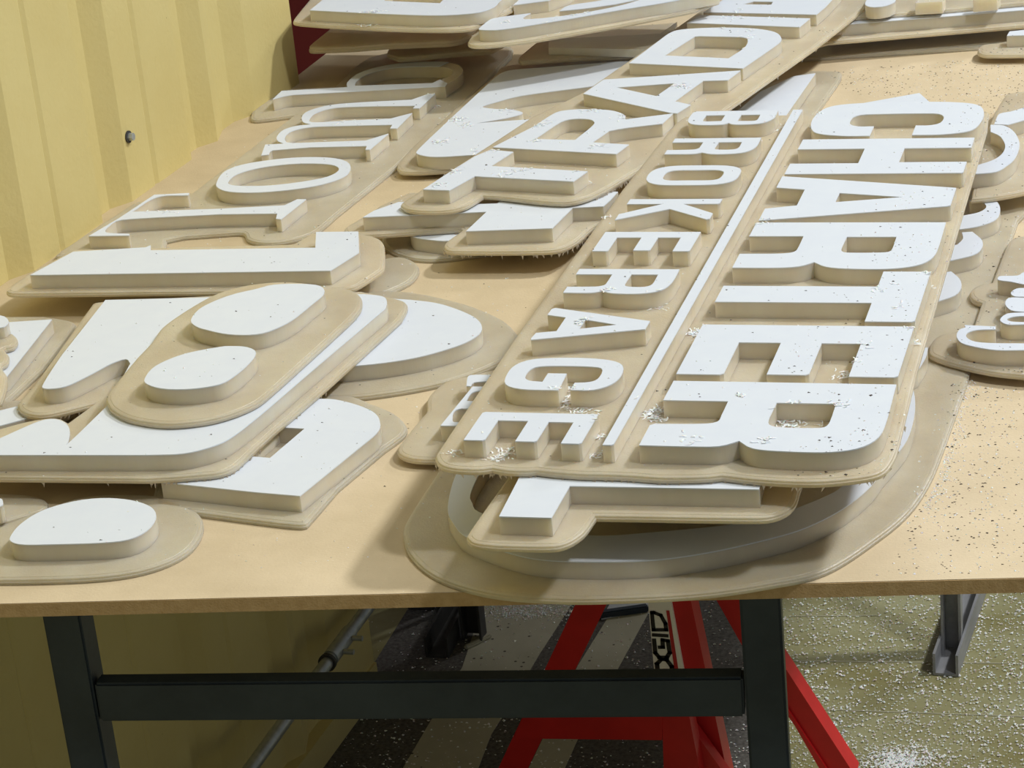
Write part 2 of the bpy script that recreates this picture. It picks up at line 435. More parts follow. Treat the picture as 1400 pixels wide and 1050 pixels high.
# D I G D from the top (the word reads upwards: R I D G I D)
glyph([([(.12, .30), (.12, .49), (.62, .49), (.62, .42), (.48, .33), (.2, .30)], .0045, True)], INK)
glyph([([(.10, .545), (.60, .555)], .0045, False)], INK)
glyph([([(.42, .60), (.62, .61), (.62, .74), (.50, .79), (.22, .79), (.10, .74), (.10, .60)], .0045, False), ([(.42, .60), (.40, .68), (.28, .68)], .0045, False)], INK)
glyph([([(.12, .97), (.12, .86), (.3, .81), (.48, .82), (.62, .89), (.62, 1.05), (.12, 1.05)], .0045, True)], INK)
glyph([([(.80, .29), (.76, 1.0)], .0038, False)], INKR, 'stripe_print')

# ------------------------------------------------------------------ conduit along the wall, rod, wood block, debris
cd = empty('steel_conduit'); tag(cd, 'thin galvanised conduit with a screw coupling running along the wall under the table', 'pipe')
tube('pipe', (-1.17, 2.30, T - .757), (-1.17, 2.815, T - .779), .0095, GALV, cd)
tube('coupling', (-1.17, 2.815, T - .779), (-1.17, 2.90, T - .7835), .0118, GALV, cd)
tube('pipe', (-1.17, 2.90, T - .7835), (-1.17, 3.5, T - .815), .0095, GALV, cd)
tube('coupling_ring', (-1.17, 2.80, T - .7785), (-1.17, 2.806, T - .7788), .0132, DGR, cd)
for y in (2.84, 2.88):
    tube('clamp_screw', (-1.158, y, T - .781), (-1.143, y, T - .781), .004, GALV, cd, 10)
tube('support_bracket', (-1.17, 3.3, T - .815), (-1.17, 3.3, 0), .006, DGR, cd, 10)
bk = FLOORP.hit(412, 1012)
beam('wood_block', (bk.x - .06, bk.y + .02, .024), (bk.x + .05, bk.y + .02, .024), .05, .046, WOOD, up=Vector((0, 0, 1)))
tag(bpy.data.objects['wood_block'], 'brown wood block on the floor at the foot of the wall', 'wood block')
a = FLOORP.hit(636, 889); b = FLOORP.hit(671, 872)
tag(beam('plastic_offcut', (a.x, a.y, .0042), (b.x, b.y, .0042), .008, .007, STR), 'thin pale stick of offcut lying on the dusty floor', 'offcut')
a = FLOORP.hit(826, 849); b = FLOORP.hit(886, 836)
tag(beam('black_rod', (a.x - .03, a.y, .0065), (b.x, b.y, .0065), .013, .012, BLK), 'short black rod on the floor between the red legs', 'rod')
sh = floorpatch('pale_patch', '838,818 886,818 886,834 822,846', PALE, .003, kind=None); tag(sh, 'pale blue sheet on the floor left of the label panel', 'patch')  # thin pale blue slab flat on the floor

# ================================================================== the routed signs
def L(o, h=(), f=1, n=None, m=None):
    d = {'o': o, 'h': list(h), 'f': f}
    if n: d['n'] = n
    if m: d['m'] = m
    return d
# ---- lying directly on the table
sign('serif_lettering_sign', 'long sign with slim serif letters T o m b lying beside the yellow wall', Plane(.0),
     'L| 50,455~ 54,466~ 200,452 300,445 480,440 490,400 560,385 700,375 790,371~ 812,398~ 870,410~ 960,405~ 1080,370~ 1180,290 p540,229 p640,135 p700,75 p690,62~ p560,66 p500,80~ p458,117 p385,122 p350,146~ p343,155~ p348,163~ p401,157 p262,263 p183,276',
     [L('K| -145,357 -81,296 402,268 405,230~ 500,160~ 700,105~ 900,84~ 1080,80~ 1200,95~ 1252,130~ 1240,170~ 1190,210~ 1145,240 1125,262 0,326 -60,335~ -100,345',
        ['K| 460,258 475,222~ 560,170~ 720,130~ 900,118~ 1070,116~ 1150,125~ 1185,150~ 1150,185~ 1030,237'], f=0, n='letter b, its white film torn off on the right'),
      L('T2| 945,512 980,512 893,592 858,592 870,578 600,582~ 430,590~ 340,612~ 300,640~ 308,668~ 480,660 735,648 855,617 770,702 733,702 745,682 480,688~ 300,695~ 200,715~ 160,745~ 165,775~ 200,782 600,768 725,730 622,818 598,818 605,798 300,805 110,820~ 80,825~ 70,845 28,850 50,790 150,785 118,770~ 115,745~ 150,710~ 220,688~ 300,680 258,668~ 252,635~ 290,605~ 400,575~ 560,560~ 850,545', n='letter m'),
      L('L| 688,175~ 720,130~ 800,100~ 950,78~ 1080,72~ 1180,80~ 1222,105~ 1205,145~ 1120,178~ 1000,200~ 850,213~ 740,210~ 695,195~',
        ['L| 735,170~ 770,140~ 860,115~ 980,100~ 1090,98~ 1160,106~ 1175,125~ 1130,150~ 1030,170~ 900,185~ 790,187~ 745,182~'], n='letter o'),
      L('L| 440,222 580,215 575,224 450,232~ 350,290 700,278 960,264 1010,240 1046,240 945,320 925,318 930,297 700,300 310,322~ 262,345~ 248,372~ 342,378 340,385 178,387 300,315', n='letter T')])
# film left on the b: one piece that stops where it was torn
b_root = [o for o in bpy.data.objects if o.name.startswith('serif_lettering_sign')][0]
b_body = [o for o in b_root.children if o.get('label', '').startswith('letter b')][0]
pl0 = Plane(.0)
fo = slab('white_face', [trace('K| -145,357 -81,296 402,268 405,230~ 500,160~ 700,105~ 900,84~ 1080,80~ 1150,86 1078,117 900,118~ 720,130~ 560,170~ 475,222~ 460,258 1030,238 1085,212 1140,238 1125,262 0,326 -60,335~ -100,345', pl0, TB + TL)],
          pl0, [(TB + TL, .0002), (TB + TL + .0008, .0002)], WHT, b_body, bottom=False)
for v in fo.data.vertices: v.co -= b_root.location

sign('round_cornered_sign', 'white arch shaped letter sign on the bare board, half under the big S sign', Plane(.0),
     'P| 440,540 480,540~ 510,551~ 540,564~ 555,579~ 553,592~ 525,613 463,665 423,711~ 415,716~ 393,715~ 350,710 275,700 205,692 215,650 330,590',
     [L('P| 430,545 458,546~ 490,554~ 513,565~ 520,579~ 515,592~ 490,613 410,678 350,673 220,659 300,600', ['P| 380,584 416,586 369,626 335,623'])])
sign('half_disc_sign', 'white half disc sign right of the big S sign, on the bare board', Plane(.0),
     'P| 500,395 560,398~ 620,410~ 660,423~ 693,440~ 710,463~ 695,486~ 650,508~ 588,526~ 500,540~ 433,543 395,520 410,440',
     [L('P| 500,404 530,408 563,410~ 600,415~ 633,426~ 653,437~ 659,449~ 651,460~ 626,472.5~ 575,487.5~ 525,496~ 475,501 425,502 440,440')])
sign('drop_shaped_sign', 'white drop shaped sign in the front left corner of the table', Plane(.0),
     'P| -60,740 -20,727~ 0,718~ 50,698~ 113,678~ 175,674~ 226,678~ 263,693~ 277,710~ 273,733~ 251,756~ 208,775~ 150,786~ 60,791~ -60,792',
     [L('N| 55,835~ 65,862~ 130,876~ 300,874~ 550,866~ 700,848~ 800,800~ 850,735~ 840,685~ 780,650~ 680,628~ 550,622~ 400,640~ 230,690~ 110,765~')])
sign('plain_flange_sign', 'clear rounded sign flange peeping out behind the drop shaped sign', Plane(.0),
     'P| -70,673 0,673~ 38,675~ 58,680~ 67,688~ 60,698~ 30,706 -70,735',
     [L('P| -60,682 -20,679~ 0,681~ 4,686~ 0,692~ -60,700')])
sign('slanted_bar_sign', 'dusty sign with a white slab and slanted edge at the left frame edge', Plane(.0),
     'P| -70,432 60,431 98,438~ 103,445~ 60,502 2,556 -70,600',
     [L('P| -60,445 71,436.5 10,514 -60,552')])
sign('white_strip_sign', 'white strip sign at the left edge, half covered by the big S sign', Plane(.0),
     'P| -70,600 -70,552 30,545 110,538 80,575 0,600 -70,625',
     [L('P| -60,572 0,561 25,555 100,546 75,562 0,582 -60,598')])
J = Plane(.0062)
sign('curl_letter_sign', 'white sign with a slim curled cut-out, under the TRADI sign next to the serif letters', J,
     'PP| 12,675~ 18,700~ 45,714~ 150,716~ 320,705 900,600 1500,470 1500,20 1100,38 760,70 640,90~ 590,140~ 330,365 100,570~',
     [L('PP| 130,598~ 150,620~ 250,632~ 500,618 1480,440 1480,50 900,95 700,112~ 640,128~ 600,155 330,405',
        ['PP| 520,332~ 600,305~ 760,265~ 1160,212 1400,172 1400,300 850,405 640,418~ 482,432 600,412~ 700,392~ 765,368~ 690,348~ 600,345~'])])
sign('hidden_round_sign', 'dusty dark rounded sign in the shadow under the stepped white sign', Plane(.0),
     'P| 522,330~ 532,340~ 550,348~ 576,352.6~ 610,352~ 700,340 720,290 530,290',
     [L('P| 560,316 566,324~ 590,328~ 616,329~ 660,322 670,300 570,300')])
sign('bare_round_flange', 'bare rounded flange with no white film, between the half disc and the big L', Plane(.0),
     'P| 528,352~ 548,350~ 566,356~ 573,367~ 563,382~ 540,394~ 522,400~ 480,404 450,402 470,362',
     [])
# ring sign with further round letters along the right hand side
sign('ring_letter_sign', 'long low sign with a big ring letter overhanging the front table edge under CHARTER', Plane(.0),
     'P| 600,640 571,684~ 553,715~ 552,736~ 560,756~ 584,779~ 621,797~ 681,811~ 760,817~ 830,817~ 950,811~ 1050,797~ 1130,778~ 1205,730~ 1247,693~ 1273,653~ 1290,612 1321,525 1358,400 1392,300 1430,262 1430,225 1240,230 1200,400 900,500 660,590',
     [L('P| 612,693~ 621,717~ 640,735~ 700,757~ 750,766~ 825,768~ 900,765~ 975,754~ 1050,737~ 1100,722~ 1150,697~ 1187,668~ 1205,645~ w-224,1850~ w-232,1950~ w-270,2040~ w-340,2090~ w-430,2090~ w-510,2040~ w-565,1950~ w-588,1850~ w-592,1760~',
        ['P| 643,676~ 646,688~ 655,700~ w-500,1656~ 810,732~ 900,727~ 1000,717~ 1050,708~ 1125,680~ 1155,661~ w-252,1830~ w-262,1930~ w-300,2005~ w-350,2040~ w-430,2040~ w-490,2000~ w-540,1925~ w-564,1830~ w-571,1760~'], n='big ring letter'),
      L('X8| 1100,45~ 1180,38~ 1235,42~ 1267,90~ 1245,150~ 1150,188~ 1050,205 900,215 900,150 1065,130 1150,112~ 1190,85~ 1170,58~ 1110,52', n='curved letter'),
      L('X8| 1058,222 1115,218 1168,265~ 1165,310~ 1120,345~ 1000,375 890,395 880,300 1030,290 1062,258~', n='curved letter'),
      L('X8| 960,440 1000,435 1045,475~ 1055,520~ 1020,565~ 920,600 860,625 850,440', n='curved letter'),
      L('X8| 872,850 862,900~ 815,980 780,1000 770,850', n='curved letter')])
sign('pointed_sign', 'pale pointed plate peeping out beyond the C of CHARTER', Plane(.0),
     'P| 1164,150 1257,134.5 1277,151 1290,178 1164,178', [L('P| 1168,143 1257,127 1274,142 1288,168 1168,168')])
sign('plain_panel_sign', 'plain greyish white panel in the shade between the TRADI sign and the bare board', Plane(.0),
     'P| 1150,104~ 1146,112 1112,160 1090,185 980,185 1010,125 1110,96 1147,97~',
     [L('P| 1000,158 1040,125 1085,104 1115,100 1078,153 1060,178 1000,178')])
sign('window_letter_sign', 'small sign with white letters with rounded windows, poking out left of BROKERAGE', Plane(.005),
     'P| 545,608~ 544,617~ 556,624~ 580,627~ 640,627 690,560 730,490 690,500 638,513~ 610,520~ 589,536~ 583,548~ 583,560~ 575,570~ 560,588~',
     [L('C5| 60,610 280,342 345,342 480,342 480,612', ['C5| 145,575~ 150,520~ 190,495~ 300,492 300,585 160,585~', 'C5| 240,440 270,390~ 320,372~ 400,372 400,445']),
      L('C5| 238,338 245,285~ 270,263~ 405,262 450,262 450,300 385,305 290,315~ 268,340')])
# ---- second layer
FS = Plane(.0225)
sign('stepped_sign', 'white stepped sign with a wide block, under the near end of TRADI', FS,
     'P| 470,312~ 488,300~ 520,280 560,262 850,262 856,285 827,303~ 810,310~ 785,331~ 752,341~ 620,342~ 607,338~ 609,330~ 631,313~ 620,312 520,319 480,320~',
     [L('P| 496,297 511,288 545,276 649,279 680,278 686,272 700,262 845,262 835,273 825,282 783,284 755,312 637,316 665,289.5')])
SS = Plane(.0225)
sign('big_s_sign', 'big white S shaped letter sign at the left, carrying a smaller two drop sign', SS,
     'P| 123,418~ 128,413~ 141,411 300,402 495,397 528,404~ 552,410~ 557,418~ 549,434 449,525 375,588 350,611 313,641~ 263,649~ 200,653 0,651 -80,651 -80,600 -20,590 40,574~ 78,570~ 93,576 128,551 70,565~ 46,566~ 32,562~ 25,556~ 25,548~ 46,525',
     [L('P| 144,410 300,406 498,402 523,405~ 529,412~ 527,421 405,525 350,572~ 313,600~ 288,611~ 250,620~ 200,622 -70,622 -70,618 0,599 50,577~ 70,572.5~ 86,576~ 95,586~ 94,602~ 90,609 104,596 145,556 178,497 172,491~ 152,497~ 120,514~ 90,528~ 68,531.5~ 58,530~ 59,525~ 68,510~ 84,486')])
sign('t_shaped_sign', 'white sign with a stepped near edge right under the last E of BROKERAGE', Plane(.0560),
     'P| 638,729~ 641,737~ 652,742~ 680,745 749,746~ 774,742~ 798,727~ 815,704 1037,707~ 1066,702~ 1086,688~ 1094,666 1110,620 735,600 694,650',
     [L('P| 682,706 754,708 779,664.5 1038,669 1045,640 1055,610 734,606')])
sign('flower_shaped_sign', 'small clear scalloped sign with a white dot at the left frame edge', Plane(.0225),
     'P| -50,452 0,452~ 18,455~ 24,464~ 18,472~ 6,476~ 12,484~ 10,494~ 2,500~ 9,512~ 8,530~ 2,548 -50,560',
     [L('P| -40,431 0,431~ 11,437~ 10,443~ 0,448~ -40,450')], tl=.012)
sign('round_loop_sign', 'sign with a looped white letter right of the H of CHARTER', Plane(.0225),
     'U| 150,893 300,878~ 450,855~ 700,800 700,60 553,78 430,95~ 395,125~ 330,230 220,500',
     [L('U| 300,335 400,340~ 480,390~ 520,480~ 490,580~ 430,640~ 340,690~ 200,705 150,705 200,640 320,600~ 388,552~ 410,490~ 372,422~ 300,388'),
      L('U| 328,330 345,285~ 370,250~ 450,235 553,205 700,160 700,250 553,300 430,335')])
sign('script_letter_sign', 'small white script letter sign at the right edge beside the T of CHARTER', Plane(.0075),
     'C1| 102,840~ 110,800~ 150,760~ 230,742~ 320,708 355,605 312,585~ 300,550~ 340,520~ 405,508 480,320~ 510,295~ 560,285 700,270 700,955 560,950 400,932~ 230,895~ 130,862~',
     [L('C1| 275,715 425,722 425,736 340,738~ 290,752~ 287,775~ 330,795~ 430,802~ 560,803 650,800 650,838 560,835 430,835~ 330,820~ 260,800~ 237,768~ 250,738~ 280,726', n='round letter C'),
      L('C1| 445,690~ 480,660~ 560,655 650,655 650,712 560,712 480,712~', ['C1| 480,686~ 520,674~ 580,674~ 600,690~ 580,700~ 500,698~'], n='round letter'),
      L('C1| 435,488~ 450,480~ 530,478~ 560,462~ 650,455 650,520 560,520~ 500,508~ 440,500~'),
      L('C1| 497,560~ 525,540~ 570,538~ 650,540 650,590 580,580~ 515,578~'),
      L('C1| 470,615~ 488,585~ 560,585~ 650,592 650,652 560,652 500,645~')])
BP = Plane(.0222)
sign('buried_panel_sign', 'plain thick panel buried between the ring sign and the T shaped sign', BP,
     'P| w-470,1720 w-330,1720~ w-320,1735~ w-320,2140 w-460,2140 w-480,1900 w-480,1730~', [], tb=.0335)
# ---- third layer
LP = Plane(.0245)
sign('big_l_sign', 'big white L shaped letter sign raised in front of the serif letters', LP,
     'P| 9,394~ 12,399~ 25,400 200,398 350,397 445,396 478,393~ 490,389~ 521,369~ 525.5,362~ 526,345 525,333~ 520,326~ 508,321 490,318 425,318 400,333 100,340 40,372',
     [L('P| 41,376 100,344 199,338 206,335 206,342 431,338.5 432,317 490,316.4 491,345 451.5,370 350,371.5')])
sign('two_drop_sign', 'rounded sign with two white drop shapes lying on the big S sign', Plane(.0450),
     'P| 145,541~ 148,553~ 155,560~ 175,570~ 213,577~ 251,577~ 301,569~ 350,550~ 385,522 450,463 488,427~ 495,411~ 490,400~ 475,393.5~ 450,392~ 420,386~ 380,384~ 330,390~ 285,405~ 226,442~ 206,467~ 186,488 158,522~',
     [L('P| 261,437~ 268,446~ 283,451~ 313,457~ 350,457~ 375,450~ 400,437~ 425,417~ 443,401~ 438,391~ 413,388~ 375,389~ 350,395~ 313,404~ 276,420~', n='upper drop'),
      L('P| 198,517~ 201,525~ 221,531~ 251,532~ 282,529~ 308,522~ 337,500~ 350,482~ 338,474.5~ 318,473~ 301,474~ 251,484~ 213,500~', n='lower drop')])
TRP = Plane(.0455, gy=.006, yr=2.3)
sign('trade_lettering_sign', 'long diagonal sign with white block letters T R A D I from near to far', TRP,
     'P| 549,276~ 549,280~ 559,285~ 584,287~ 613,286~ 637,280~ 661,266 690,268~ 746,274~ 783,274~ 819,262~ 880,227 945,182 991,150 1115,63 1205,-8 1230,-30 1010,-30 977,0 797,125 725,160',
     [L('A1| 157,572 345,450 450,385 545,345 580,352 667,360 540,440 1085,470 1005,527 490,500 450,497 305,577', n='letter T'),
      L('V| -106,805 120,690 240,615~ 320,600~ 420,597~ 540,603~ 610,625~ 622,652 882,620 822,676 620,700~ 530,716 440,778 640,790 570,842', ['V| 125,760 270,665~ 340,650~ 420,652~ 450,668~ 435,692~ 345,765'], n='letter R'),
      L('V| 390,512 500,435 1250,385 1180,438 1045,442 890,553 978,572 902,619 870,618', ['V| 572,478 890,455 790,525'], n='letter A'),
      L('Z| 0,355 160,235 230,185~ 300,165~ 500,155~ 700,160~ 820,180~ 858,215~ 840,245~ 640,385', ['Z| 200,312 370,205 400,203 640,210~ 668,228~ 655,262~ 620,290 560,328'], n='letter D'),
      L('Z| 325,128 400,85 1020,103 960,152', n='letter I'),
      L('Z| 418,68 520,5 600,-50 1190,-50 1105,40 1055,82', ['Z| 640,24 700,8 810,10 800,26'], n='next letter')])
# ---- top: CHARTER BROKERAGE, letters drawn in the sign's own frame (millimetres), then turned half a degree
CB = Plane(.0785)
def own(spec):
    pts = []
    for tok in spec.split():
        sm = tok.endswith('~'); x, y = (float(a) for a in tok.rstrip('~').split(','))
        X = x - (2650 - y) * .012; Y = y - (x + 413) * .004
        k = (.85 - CB.z0 - TB - TL) / .784          # drawn for a lower layer; scale about the plumb line of the survey point
        pts.append((Vector((X / 1000 * k, Y / 1000 * k)), sm))
    return clean(smooth(pts))
GL = [
 ('C', '-341,2552 -372,2553~ -402,2565~ -413,2596~ -413,2636~ -402,2667~ -372,2679~ -320,2681~ -268,2679~ -236,2667~ -225,2638~ -225,2596~ -234,2566~ -262,2554~ -295,2553 -295,2589 -280,2589~ -269,2598~ -268,2622~ -280,2634~ -356,2634~ -369,2624~ -369,2598~ -358,2588~ -341,2588', []),
 ('H', '-413,2541 -226,2541 -226,2505 -297,2505 -297,2456 -226,2456 -226,2420 -228,2418 -413,2418 -413,2454 -340,2454 -340,2505 -413,2505', []),
 ('A', '-414,2411 -228,2369 -228,2314 -231,2311 -414,2268 -414,2305 -383,2315 -383,2366 -414,2373', ['-345,2354 -279,2340 -345,2325']),
 ('R', '-415,2262 -227,2262 -227,2172~ -237,2143~ -262,2130~ -300,2129~ -325,2134~ -339,2147 -352,2135~ -375,2131~ -415,2131 -415,2170 -375,2171~ -363,2176~ -361,2188~ -361,2221 -415,2221', ['-318,2219 -270,2219 -270,2182~ -275,2175~ -311,2174~ -318,2181~']),
 ('T', '-414,2082 -270,2082 -270,2122 -226,2122 -226,1997 -229,1994 -270,1994 -270,2040 -414,2040', []),
 ('E', '-414,1983 -225,1983 -225,1870 -228,1867 -266,1867 -266,1941 -300,1941 -300,1872 -303,1869 -336,1869 -336,1941 -373,1941 -373,1870 -376,1867 -414,1867', []),
 ('R', '-413,1852 -224,1852 -223,1755~ -234,1726~ -258,1714~ -293,1713~ -320,1717~ -334,1731 -348,1720~ -372,1718~ -413,1718 -413,1758 -410,1761 -372,1763~ -359,1768~ -358,1782~ -358,1810 -413,1810', ['-317,1809 -268,1809 -268,1768~ -274,1760~ -308,1760~ -317,1769~']),
 ('B', '-460,2656 -460,2624~ -470,2606~ -488,2601~ -503,2602~ -509,2608 -516,2602~ -536,2601~ -552,2606~ -559,2622~ -559,2650~ -556,2656', ['-541,2639 -519,2639 -519,2616 -536,2615~ -541,2619~', '-500,2639 -478,2639 -478,2619~ -482,2615~ -500,2615']),
 ('R', '-559,2550 -461,2550 -461,2515~ -470,2497~ -486,2491~ -506,2491~ -518,2497 -527,2492~ -559,2492 -559,2507 -531,2508~ -525,2512~ -524,2518~ -524,2535 -559,2535', ['-506,2534 -480,2534 -480,2513~ -486,2507~ -501,2507~ -506,2511~']),
 ('O', '-461,2418~ -464,2438~ -480,2449~ -512,2451~ -542,2449~ -557,2438~ -561,2418~ -557,2397~ -542,2385~ -512,2383~ -480,2385~ -464,2397~', ['-479,2418~ -481,2429~ -490,2434~ -512,2434~ -532,2434~ -541,2429~ -543,2418~ -541,2404~ -532,2399~ -512,2399~ -490,2399~ -481,2404~']),
 ('K', '-562,2337 -464,2337 -464,2323 -466,2321 -502,2321 -465,2291 -465,2274 -468,2272 -513,2305 -563,2271 -563,2289 -524,2321 -562,2321', []),
 ('E', '-564,2234 -466,2234 -466,2179 -468,2177 -483,2177 -483,2217 -506,2217 -506,2181 -508,2179 -523,2179 -523,2217 -548,2217 -548,2179 -550,2177 -564,2177', []),
 ('R', '-564,2126 -465,2126 -465,2090~ -471,2069~ -488,2060~ -515,2060~ -527,2066 -537,2061~ -564,2061 -564,2077 -536,2078~ -529,2082~ -528,2088~ -528,2111 -564,2111', ['-509,2111 -483,2111 -483,2085~ -489,2078~ -503,2078~ -509,2083~']),
 ('A', '-564,2018 -561,2021 -464,1990 -464,1970 -563,1941 -564,1944 -563,1958 -545,1963 -545,1997 -564,2003', ['-525,1992 -493,1980 -525,1969']),
 ('G', '-508,1827 -541,1828~ -558,1838~ -563,1860~ -561,1882~ -547,1896~ -512,1900~ -480,1896~ -465,1884~ -461,1862~ -465,1842~ -478,1829~ -498,1828 -498,1844 -486,1846~ -480,1853~ -480,1871~ -486,1879~ -512,1881~ -538,1879~ -545,1871~ -545,1855~ -539,1847~ -527,1845 -527,1864 -510,1864', []),
 ('E', '-561,1776 -559,1778 -461,1778 -461,1720 -463,1718 -478,1718 -478,1760 -499,1760 -499,1722 -501,1720 -517,1720 -517,1761 -543,1761 -543,1722 -545,1720 -561,1720', []),
 (None, '-443,2657 -432,2657 -434,1719 -436,1717 -443,1717', []),
]
root = empty('company_sign'); tag(root, 'large top sign reading CHARTER BROKERAGE in white block letters with a thin dividing bar', 'sign')
base = trace('P| 596,624~ 597,632~ 602,638~ 612,642~ 630,644.5~ 656,645~ 673,643 694,646.5~ 720,647~ 733,646 760,649~ 794,651.5~ 820,652 860,653.5~ 903,656.5~ 960,656~ 988,653.5 1031,658.5~ 1088,662~ 1131,661.5~ 1174,657~ 1200,651.5~ 1214,642~ 1226,620~ 1241,562 1253,512 1325.7,262 1350,178 w-214,2560 w-214,2574~ w-219,2578~ w-300,2578 w-553,2577 w-557,2560 921,173~ 850,262 707,460', CB, .003)
cb_parts = [slab('base_flange', [base], CB, PROF(TB), ACR, root)]
for nm, o, hs in GL:
    lo = own(o); hh = [own(h) for h in hs]
    body = slab('letter' if nm else 'divider_bar', [lo] + hh, CB, [(TB - .0008, 0), (TB + TL - .0009, 0)], ACL, root)
    if nm: body['label'] = 'letter ' + nm
    fc = slab('white_face', [lo] + hh, CB, [(TB + TL - .0009, .0001), (TB + TL, .0001)], WHT, body, bottom=False)
    cb_parts += [body, fc]; LETTERS.append((CB, [lo] + hh, TB + TL))
root.location = (-.38, 2.08, CB.z(-.38, 2.08))
for p in cb_parts:
    for v in p.data.vertices: v.co -= root.location
# ---- the stack at the far end
sign('low_panel_sign', 'bare panel in deep shade at the back under the swoosh sign', Plane(.0290),
     'CC| 300,340~ 308,362~ 340,366~ 600,345 980,328 1200,190 1250,130 480,190 380,270',
     [L('CC| 480,285 486,235 1150,200 1250,130 1200,300', f=0)], tl=.010)
sign('lower_flange_sign', 'curved bare flange in the shade, lowest of the back left stack', Plane(.0240),
     'BB| 600,325~ 640,350~ 700,362~ 1000,333 1250,312~ 1310,288~ 1400,240 1300,150 700,220', [], tb=.008)
sign('middle_flange_sign', 'wide brown shaded flange in the middle of the back left stack', Plane(.0480),
     'BB| 105,288~ 130,303~ 400,292 600,275 1000,258~ 1080,243 1200,180 1300,90 300,90 235,180', [], tb=.009)
sign('block_letter_sign', 'white block letter sign on top of the back left stack by the wall', Plane(.0960),
     'BB| 3,122~ 30,140~ 200,155 600,175 900,183~ 1100,178~ 1190,155~ 1400,55 1500,-60 150,-60',
     [L('BB| 110,65 190,0 260,-60 1430,-60 1330,0~ 1290,40~ 1200,75~ 1050,93~ 850,97~ 500,85', ['BB| 580,5 640,-45 1000,-45 940,20'])])
sign('swoosh_sign', 'white sign of sweeping swoosh strokes at the top centre, tilted over the back stack', Plane(.0850),
     'CC| 0,238~ 14,262~ 120,265~ 380,234 900,145 1350,55 1500,0 1500,-80 300,-80 70,150',
     [L('CC| 65,170~ 78,178~ 200,176~ 500,130~ 900,60~ 1200,10~ 1500,-50 1400,-80 1100,-25 900,35~ 600,90~ 350,115~ 332,102~ 375,78 200,100 135,115~'),
      L('CC| 270,30 480,3 600,-40 640,-70 380,-70'), L('CC| 545,66 600,33~ 760,8 900,-18 1000,-50 1120,-40 1000,0 880,25 700,50~')])
sign('bottom_long_sign', 'long shaded flange sign lowest of the back right stack', Plane(.0),
     'DD| -60,372 0,368 400,342 1110,296 1500,265 1500,90 0,190', [])
sign('long_panel_sign', 'long sign in the middle of the back right stack with a thin white edge showing', Plane(.0240),
     'DD| 60,285~ 90,278 150,262 700,215 1500,148 1500,-20 200,60',
     [L('DD| 180,163 265,155 900,105 1500,55 1500,-40 230,40')])
sign('clear_letter_sign', 'sign of clear unfilmed letters on top of the back right stack', Plane(.0460),
     'DD| 282,100~ 300,107~ 900,58 1500,4 1500,-80 380,-80',
     [L('DD| 385,22~ 420,44~ 500,40~ 560,20~ 582,0~ 560,-60 440,-60'), L('DD| 705,18 725,-8 900,-20 880,8', f=0), L('DD| 1075,0 1090,-25 1250,-40 1230,-12', f=0)])
sign('corner_letter_sign', 'small sign with a white letter end on the bare board at top right', Plane(.0075),
     'DD| 1105,308~ 1112,332~ 1170,345~ 1500,342 1500,190 1260,265~ 1140,280~',
     [L('DD| 1290,228 1308,200 1500,180 1500,222')])

# ================================================================== chips, shavings and grit
def inside(p, L):
    c = False; n = len(L); j = n - 1
    for i in range(n):
        if (L[i].y > p.y) != (L[j].y > p.y) and p.x < (L[j].x - L[i].x) * (p.y - L[i].y) / (L[j].y - L[i].y) + L[i].x: c = not c
        j = i
    return c
def surface(p):
    """height of the topmost surface under point p (signs over the table)"""
    z = T
    for pl_, lo, tb in BASES + [(CB, base, TB)]:
        if inside(p, lo): z = max(z, pl_.z(p.x, p.y, tb))
    for pl_, ls, h in LETTERS:
        if inside(p, ls[0]) and not any(inside(p, q) for q in ls[1:]): z = max(z, pl_.z(p.x, p.y, h))
    return z
def flake(vs, fs, x, y, z, r, lift=1.0):
    """a curled three-sided chip"""
    b = len(vs); a0 = random.uniform(0, 6.28); e = random.uniform(.3, 1)
    for k in range(3):
        a = a0 + k * 2.1; vs.append((x + r * math.cos(a), y + r * e * math.sin(a), z + .00012))
    vs.append((x + random.uniform(-.4, .4) * r, y + random.uniform(-.4, .4) * r, z + r * random.uniform(.4, 1.2) * lift))
    fs += [(b, b+1, b+3), (b+1, b+2, b+3), (b+2, b, b+3)]
def scatter(name, label, cat, pts, rr, material, lift=1.0, zf=surface):
    vs, fs = [], []
    for p in pts: flake(vs, fs, p.x, p.y, zf(p), random.uniform(*rr) * random.uniform(.6, 1.2), lift)
    o = mesh(name, vs, fs, material); tag(o, label, cat, kind='stuff'); return o
tabpoly = trace('P| 1300,530 1420,520 1420,785 1050,790 1210,735 1290,640', Plane(0), 0)
def rnd(poly, n, edge=None):
    xs = [p.x for p in poly]; ys = [p.y for p in poly]; o = []
    while len(o) < n:
        p = Vector((random.uniform(min(xs), max(xs)), random.uniform(min(ys), max(ys))))
        if inside(p, poly): o.append(p)
    return o
far = trace('P| 1110,100 1400,75 1400,200 1330,150 1170,130', Plane(0), 0)
whole = [Vector((-1.2, 1.56)), Vector((-.14, 1.66)), Vector((-.14, 3.3)), Vector((-1.15, 3.3))]
rightside = [Vector((-.33, 1.75)), Vector((-.12, 1.68)), Vector((-.12, 2.75)), Vector((-.22, 2.75))]
# grit
scatter('dark_grit', 'dark grit sprinkled over the table board and signs', 'grit',
        rnd(tabpoly, 300) + rnd(far, 420) + rnd(rightside, 260) + rnd(whole, 520), (.0008, .0017), DRK, .5)
scatter('fine_chips', 'fine white sawing chips over the board and signs', 'chips',
        rnd(tabpoly, 520) + rnd(far, 420) + rnd(rightside, 900) + rnd(whole, 2200), (.0006, .0014), CHIP, .8)
